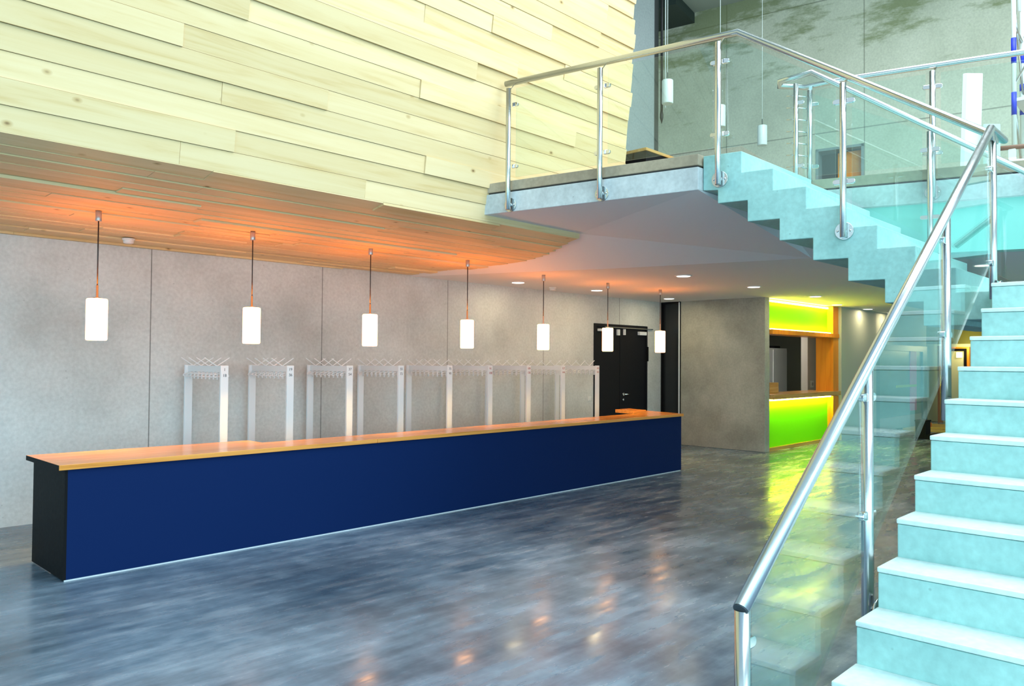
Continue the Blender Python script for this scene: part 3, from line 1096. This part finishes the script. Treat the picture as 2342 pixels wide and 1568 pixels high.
def lrail(xx, h):                    # point over the lower flight at height h above the nosing line
    return Vector((xx, RYL, L0.z + RISE * (xx - L0.x) / GO + h))


mitre = Vector((5.99, RYL, 3.205))
ret = Vector((6.205, 1.285, 3.178))
start = Vector((2.503, RYL, 0.774))
corner = up(0.0226, -0.03, ZR + 0.012)
MB().tube([bp(-0.095, 0.0, ZR), corner, ret, mitre, start], 0.0285, 20).build('handrail', M['steel'], rl, smooth=True)
MB().lathe(start - (mitre - start).normalized() * 0.004, ((0.026, 0), (0.026, 0.006)), 20, (mitre - start)).build('end_cap', M['rubber'], rl, smooth=True)
# gallery edge posts
tb = [(Vector((5.371, 5.243, 0)) - BP), (Vector((5.552, 4.272, 0)) - BP), (Vector((5.75, 3.208, 0)) - BP)]
tb = [Vector((v.x, v.y, 0)).dot(BD) for v in tb]
for i, t_ in enumerate(tb):
    cl = [(zc, -BD, 0.05) for zc in (4.105, 3.503)]
    if i:
        cl += [(zc, BD, 0.05) for zc in (4.105, 3.503)]
    post(rl, bp(t_, -0.05, 3.075), bp(t_, -0.05, 4.255), BN, clamps=cl, lean=bp(t_ - 0.03, -0.005, 4.30))
g = 0.058
for ta, tb_ in ((tb[0], tb[1]), (tb[1], tb[2])):
    pane(rl, [bp(ta - g, 0, 3.398), bp(tb_ + g, 0, 3.398), bp(tb_ + g, 0, 4.262), bp(ta - g, 0, 4.262)], BN)


# upper flight
def uz(t_, h):
    return UP_Z + RISE * t_ / GU + h


tp = -0.79
post(rl, up(tp, -0.055, 2.575), up(tp, -0.055, 3.755), BN, clamps=[(z_, s_ * BD, 0.04) for z_ in (3.625, 3.007) for s_ in (-1, 1)], lean=up(tp - 0.03, -0.02, 3.81))
pc = Vector((6.03, RYL, 0))
t0 = 0.155
pane(rl, [up(t0, -0.015, 3.40), up(0.0, -0.015, 3.40), up(tp + g, -0.015, uz(tp + g, 0.0)), up(tp + g, -0.015, uz(tp + g, 0.92)), up(-0.01, -0.015, 4.25), up(t0, -0.015, 4.27)], BN)
pane(rl, [up(tp - g, -0.015, uz(tp - g, 0.01)), up(-1.715, -0.015, uz(-1.715, 0.01)), up(-1.715, -0.015, uz(-1.715, 0.92)), up(tp - g, -0.015, uz(tp - g, 0.92))], BN)
# landing corner post and lower flight
YM = Vector((0, -1, 0))
post(rl, (6.03, RYL, 2.06), (6.03, RYL, 3.13), YM, clamps=[(2.93, (-1, 0, 0), 0.0), (2.30, (-1, 0, 0), 0.0)], lean=(5.99, RYL, 3.215))
MB().prism([(5.965, RYL - 0.02, 3.12), (6.10, RYL - 0.02, 3.12), (6.14, RYL - 0.02, 3.19), (5.93, RYL - 0.02, 3.19)], (0, 0.006, 0)).build('corner_bracket', M['steel'], rl)
lp_ = [2.515, 3.70, 4.935]
for i, xx in enumerate(lp_):
    zt = start.z + (mitre.z - start.z) * (xx - start.x) / (mitre.x - start.x)
    zb = max(0.0, lrail(xx, -0.36).z) if i else 0.0
    cl = []
    for h in (0.665, 0.13):
        cl.append((lrail(xx, h).z, (1, 0, 0), 0.0))
        if i:
            cl.append((lrail(xx, h).z, (-1, 0, 0), 0.0))
    post(rl, (xx, RYL, zb), (xx, RYL, zt - 0.012), YM, r=0.027, flange=i > 0, clamps=cl, lean=(xx + 0.03, RYL, zt + 0.015))
for xa, xb in ((lp_[0], lp_[1]), (lp_[1], lp_[2]), (lp_[2], 6.03)):
    a0, a1 = xa + g, xb - g
    rz = lambda xx: start.z + (mitre.z - start.z) * (xx - start.x) / (mitre.x - start.x) - 0.035
    pane(rl, [lrail(a0, -0.06), lrail(a1, -0.06), (a1, RYL, rz(a1)), (a0, RYL, rz(a0))], YM)

# inner railing of the upper flight and the gallery railing behind it
gr = empty('gallery_railing', (7.5, 2.4, UP_Z), 'steel and glass railing behind the upper flight and along the far gallery edge', 'railing')
OI = 1.365


def inn(t_, z_):
    return up(t_, OI + 0.03, z_)


ga = Vector((7.330, 3.16, 4.285))
path_in = [inn(-2.75, uz(-2.75, 1.20)), inn(-0.245, uz(-0.245, 1.20) + 0.01), inn(-0.06, 4.378), up(0.045, OI + 0.02, 4.362), up(0.06, OI + 0.07, 4.335), ga + Vector((0.03, 0.01, 0.0)), Vector((far_x(2.8) - 0.02, 2.8, 4.29))]
path_in += [Vector((far_x(0.0) - 0.02, 0.0, 4.295)), Vector((far_x(-3.0) - 0.02, -3.0, 4.295))]
MB().tube(path_in, 0.0265, 16).build('handrail', M['steel'], gr, smooth=True)
p_a = inn(-0.10, 0)
post(gr, (p_a.x, p_a.y, UP_Z), (p_a.x, p_a.y, 4.315), BN, flange=False, clamps=[(4.127, -BD, 0), (3.515, -BD, 0)])
p_b = inn(-1.245, 0)
post(gr, (p_b.x, p_b.y, 2.40), (p_b.x, p_b.y, uz(-1.245, 1.17)), BN, flange=False, clamps=[(zc, s_ * BD, 0) for zc in (3.511, 2.913) for s_ in (-1, 1)], lean=(p_b.x, p_b.y, uz(-1.245, 1.195)))
p_c = inn(-2.4, 0)
post(gr, (p_c.x, p_c.y, LAND), (p_c.x, p_c.y, uz(-2.4, 1.17)), BN, flange=False)
pane(gr, [inn(-0.165, 3.40), inn(-1.185, uz(-1.185, 0.22)), inn(-1.185, uz(-1.185, 1.14)), inn(-0.165, 4.24)], BN)
pane(gr, [inn(-1.305, uz(-1.305, 0.22)), inn(-2.34, uz(-2.34, 0.22)), inn(-2.34, uz(-2.34, 1.14)), inn(-1.305, uz(-1.305, 1.14))], BN)
fd = Vector((-0.29, 1, 0)).normalized()
FN = Vector((fd.y, -fd.x, 0))
gy = [3.115, 2.105, 0.95, -0.2]
for i, yy in enumerate(gy):
    fx = far_x(yy)
    zb = 3.10 if i else UP_Z
    cl = [(zc, -fd, 0.02) for zc in (4.10, 3.50)]
    if i:
        cl += [(zc, fd, 0.02) for zc in (4.10, 3.50)]
    post(gr, (fx - 0.05 if i else fx, yy, zb), (fx - 0.05 if i else fx, yy, 4.235), FN, flange=i > 0, clamps=cl, lean=(fx - 0.02, yy - 0.02, 4.27))
for ya, yb in zip(gy, gy[1:]):
    q = []
    for yy, z_ in ((ya - g, 3.40), (yb + g, 3.40), (yb + g, 4.22), (ya - g, 4.22)):
        q.append(Vector((far_x(yy) - 0.03, yy, z_)))
    pane(gr, q, FN)
for i in range(7):
    z_ = 4.20 - i * 0.115
    MB().tube([(p_a.x - 0.045, p_a.y + 0.075, z_), (p_a.x, p_a.y, z_), (far_x(3.115), 3.115, z_ - 0.03)], 0.006, 8).build('rod', M['steel'], gr, smooth=True)

# ------------------------------------------------------------------ things on the gallery
bc = empty('bar_counter', (8.6, 5.9, UP_Z), 'black box counter with oak top on the gallery beside the timber hull', 'counter')
MB().box(7.80, 9.2, 5.30, 6.9, UP_Z, 4.145).build('body', M['black'], bc)
MB().box(7.785, 9.25, 5.286, 6.95, 4.145, 4.18).build('worktop', M['oak'], bc, bevel=0.003)

o = empty('hanging_cable', (11.40, 7.45, ROOF), 'dark cable hanging down in the corner beside the smooth concrete wall', 'cable')
MB().cyl((11.42, 7.44, 5.95), (11.42, 7.44, ROOF), 0.022, 10).build('cable', M['cord'], o, smooth=True)
MB().lathe((11.42, 7.44, 5.72), ((0.004, 0), (0.03, 0.10), (0.03, 0.16), (0.02, 0.235)), 12).build('plug', M['cord'], o, smooth=True)
MB().cyl((11.47, 7.40, 6.0), (11.47, 7.40, ROOF), 0.010, 8).build('wire', M['film'], o, smooth=True)

b = MB().obox((9.05, 2.15, UP_Z + 0.63), BD * 0.02 + BN * 0.0, Vector((0.06, -0.06, 0)), Vector((0.0, -0.02, 0.63)))
tag(b.build('wrapped_board', M['film'], bevel=0.006, origin=(9.05, 2.15, UP_Z)), 'tall white wrapped board standing upright behind the gallery glass', 'board')
b = MB().obox((9.12, 1.98, UP_Z + 0.36), BD * 0.012, Vector((0.05, -0.055, 0)), Vector((0.01, -0.0, 0.36)))
tag(b.build('wrapped_sheet', M['film2'], bevel=0.004, origin=(9.12, 1.98, UP_Z)), 'short pale blue wrapped panel leaning at the tall white board', 'panel')

sc = empty('scaffold_tower', (10.2, 1.9, UP_Z), 'white and blue scaffold tower at the right edge of the gallery', 'scaffold')


def scaff_pole(x, y_, bands):
    p = MB().cyl((x, y_, UP_Z), (x, y_, 8.6), 0.024, 14).build('pole', M['film'], sc, smooth=True)
    for z0, z1 in bands:
        MB().cyl((x, y_, z0), (x, y_, z1), 0.0255, 14).build('band', M['blue'], p, smooth=True)


scaff_pole(9.93, 1.94, ((4.35, 4.60), (4.92, 5.20), (6.4, 6.6), (7.4, 7.6)))
scaff_pole(10.55, 1.98, ((4.5, 4.7), (4.78, 4.86), (5.1, 5.25), (5.9, 6.2), (7.0, 7.3)))
scaff_pole(9.95, 1.35, ((4.5, 4.7), (5.6, 5.8)))
scaff_pole(10.6, 1.35, ((4.5, 4.7), (5.6, 5.8)))
for z_ in (4.55, 5.35, 5.95, 6.7, 7.6):
    MB().cyl((9.93, 1.94, z_), (10.55, 1.98, z_), 0.017, 10).build('ledger', M['steel'], sc, smooth=True)
    MB().cyl((10.55, 1.98, z_ + 0.05), (10.6, 1.35, z_ + 0.05), 0.017, 10).build('ledger', M['steel'], sc, smooth=True)
for z_ in (3.6, 4.7, 5.9, 7.1):
    MB().cyl((9.94, 1.95, z_ + 1.1), (10.56, 1.97, z_), 0.012, 8).build('brace', M['steel'], sc, smooth=True)
    MB().cyl((9.93, 1.93, z_), (9.95, 1.36, z_ + 1.0), 0.012, 8).build('brace', M['steel'], sc, smooth=True)
MB().box(9.93, 10.6, 1.35, 1.95, 4.50, 4.535).build('deck', M['alu'], sc)
MB().tube([(10.30, 1.96, 5.62), (10.30, 1.96, 6.2), (10.33, 1.96, 6.28), (10.45, 1.97, 6.32)], 0.022, 10).build('frame_tube', M['film'], sc, smooth=True)

tr = empty('trolley_frame', (9.5, 1.5, UP_Z), 'low white trolley frame with brown top bar at the right edge of the gallery', 'trolley')
MB().tube([(9.17, 2.00, 3.83), (9.42, 1.62, 3.86), (9.75, 1.1, 3.86)], 0.024, 10).build('top_bar', M['rust'], tr, smooth=True)
MB().box(9.25, 9.30, 1.80, 1.86, UP_Z + 0.012, 3.82).build('leg', M['film'], tr)
MB().box(9.60, 9.65, 1.25, 1.31, UP_Z + 0.012, 3.83).build('leg', M['film'], tr)
MB().tube([(9.25, 1.86, 3.70), (9.70, 1.15, 3.70)], 0.02, 10).build('side_rail', M['film'], tr, smooth=True)

# ------------------------------------------------------------------ green bar with lit panels
BX0, BX1, BY = 13.47, 16.56, 6.42
br = empty('lit_bar', (15.0, 6.6, 0), 'built-in bar with glowing green panels and orange wooden frame', 'bar')
MB().box(BX0, 16.28, BY + 0.12, BY + 0.15, 0.06, 0.94).build('lower_panel', M['green'], br)
MB().box(BX0, 16.28, BY + 0.12, BY + 0.15, 2.22, 2.76).build('upper_panel', M['green'], br)
MB().box(BX0, 16.56, BY - 0.02, BY + 0.36, 2.135, 2.22).build('header', M['orange'], br, bevel=0.004)
MB().box(16.28, 16.56, BY, BY + 0.36, 0.0, 0.93).box(16.28, 16.56, BY, BY + 0.36, 1.03, 2.135).box(16.28, 16.56, BY, BY + 0.36, 2.22, 2.785).build('jamb', M['orange'], br)
MB().box(BX0, 16.56, BY - 0.05, BY + 0.62, 0.945, 1.03).build('worktop', M['oak'], br, bevel=0.004)
MB().box(BX0, 16.28, BY + 0.05, BY + 0.12, 0.0, 0.06).build('plinth', M['oak'], br)
MB().box(BX0 + 0.05, 16.24, BY + 0.03, BY + 0.06, 2.222, 2.24).build('light_strip', M['strip'], br)
MB().box(BX0 + 0.05, 16.24, BY + 0.03, BY + 0.07, 0.915, 0.943).build('light_strip', M['strip_low'], br)
MB().box(BX0 + 0.02, 16.24, BY + 0.08, BY + 0.12, 2.735, 2.765).build('light_strip', M['strip'], br)

# room behind the bar
b = MB()
b.box(13.47, 23.8, 9.3, 9.5, 0, CEIL)
struct(b, 'wall_kitchen', M['darkwall'], 'dark grey wall of the room behind the bar', 'wall')
b = MB().box(16.85, 18.2, 7.20, 7.35, 0, CEIL)
struct(b, 'wall_pier', M['pier'], 'pale grey pier in the room behind the bar', 'wall')
area_light('kitchen_fill_light', (16.0, 8.0, 2.70), (16.0, 8.0, 0), 1.2, 0.3, 30, (1.0, 0.93, 0.85))  # added light with no fitting, brightens the room behind the bar
o = empty('wall_socket', (17.07, 7.2, 1.143), 'white double socket on the grey pier behind the bar', 'socket')
MB().box(16.99, 17.15, 7.188, 7.2, 1.07, 1.22).build('plate', M['white'], o, bevel=0.003)
MB().lathe((17.07, 7.188, 1.145), ((0.04, 0), (0.036, 0.006)), 18, (0, -1, 0)).build('insert', M['greywall'], o)
o = empty('white_cabinet', (18.2, 8.8, 0), 'tall white cabinet in the room behind the bar', 'cabinet')
MB().box(17.7, 18.66, 8.5, 9.1, 0, 1.96).build('body', M['white'], o, bevel=0.004)
MB().box(17.9, 18.62, 8.48, 8.5, 0.1, 1.92).build('door', M['white'], o)
MB().box(18.2, 18.5, 8.6, 8.9, 1.96, 2.02).build('vent', M['black'], o)
tag(MB().box(14.10, 14.48, 6.76, 6.96, 1.031, 1.23).build('orange_box', M['oak'], bevel=0.004, origin=(14.3, 6.86, 1.031)), 'small orange wooden box on the bar worktop', 'box')

# ------------------------------------------------------------------ right part of the lower hall, behind the stair
b = MB().box(16.565, 18.60, 6.36, 6.60, 0, CEIL)
struct(b, 'wall_right', M['greenwall'], 'grey plaster wall right of the green bar', 'wall')
b = MB().box(18.60, 22.5, 6.42, 6.60, 2.06, CEIL)
struct(b, 'wall_rear', M['greenwall'], 'grey wall above the teal entrance behind the stair', 'wall')
dk = empty('door_4', (20.5, 6.42, 0), 'teal framed glazed entrance with a pink strip seen through the stair glass', 'door', kind='structure')
MB().box(18.60, 18.95, 6.40, 6.50, 0, 2.06).box(22.15, 22.50, 6.40, 6.50, 0, 2.06).box(18.95, 22.15, 6.40, 6.50, 1.92, 2.06).build('frame', M['teal'], dk)
MB().box(18.95, 22.15, 6.45, 6.48, 0.32, 1.92).build('panel', M['tealpane'], dk)
MB().box(18.95, 22.15, 6.44, 6.48, 0.03, 0.32).build('kick_plate', M['greywall'], dk)
MB().box(21.25, 21.72, 6.43, 6.45, 0.42, 1.92).build('strip', M['pink'], dk)
MB().box(20.2, 21.7, 6.425, 6.445, 1.02, 1.08).build('strip', M['lime'], dk)
b = MB().box(24.0, 24.2, -3, 9.3, 0, 2.16)
struct(b, 'wall_back', M['palewall'], 'pale yellow back wall far behind the stair', 'wall')
b = MB().box(23.98, 24.2, -3, 9.3, 2.16, CEIL)  # strip that paints the shade along the top of the back wall
struct(b, 'wall_back_shade', M['olive'], 'shaded top of the pale back wall, shade painted in olive', 'trim')
dx = empty('door_5', (23.95, 6.0, 0), 'dark orange framed doorway in the pale back wall behind the steps', 'door', kind='structure')
MB().box(23.86, 24.0, 5.74, 5.80, 0, 2.07).box(23.86, 24.0, 5.80, 6.34, 2.03, 2.07).build('frame', M['orange'], dx)
MB().box(23.90, 24.0, 5.80, 5.88, 0, 2.03).box(23.90, 24.0, 5.88, 6.34, 1.96, 2.03).build('lining', M['black'], dx)
MB().box(23.955, 23.995, 5.88, 6.32, 0, 1.96).build('leaf', M['palewall'], dx)
tag(MB().box(23.55, 23.85, 6.39, 6.44, 0, 2.1).build('brown_post', M['brownpost'], origin=(23.7, 6.415, 0)), 'brown door post standing before the pale back wall behind the steps', 'post')
o = empty('wall_lamp', (23.93, 6.0, 1.85), 'small square glowing lamp in the doorway behind the steps', 'lamp')
MB().box(23.90, 23.955, 5.93, 6.07, 1.78, 1.93).build('lamp_shade', M['warmlamp'], o)
ld = bpy.data.lights.new('wall_lamp_bulb', 'POINT')
ld.energy = 22
ld.color = (1.0, 0.85, 0.45)
ld.shadow_soft_size = 0.08
lo = bpy.data.objects.new('wall_lamp_bulb', ld)
C.objects.link(lo)
lo.parent = o
lo.location = (-0.45, -0.3, 0.2)
o = empty('black_crate', (18.35, 5.31, 0), 'black crate on the floor behind the lower steps', 'crate')
MB().box(18.2, 18.5, 5.20, 5.42, 0, 0.37).build('body', M['black'], o, bevel=0.01)
MB().box(18.19, 18.51, 5.19, 5.43, 0.37, 0.40).build('lid', M['black'], o)
MB().box(18.2, 18.8, 4.98, 5.20, 0, 0.10).build('base', M['black'], o)
tag(MB().box(20.2, 22.3, 5.1, 6.3, 0, 0.05).box(20.6, 21.6, 5.4, 5.8, 0.05, 0.09).build('cardboard_stack', M['pile'], bevel=0.01, origin=(21, 5.7, 0)), 'flat yellow packaging lying on the floor behind the lower steps', 'packaging')
tag(MB().box(20.7, 20.95, 5.86, 6.02, 0.052, 0.17).build('orange_carton', M['pile2'], bevel=0.005, origin=(20.82, 5.94, 0.052)), 'small orange carton on the flat yellow packaging', 'carton')
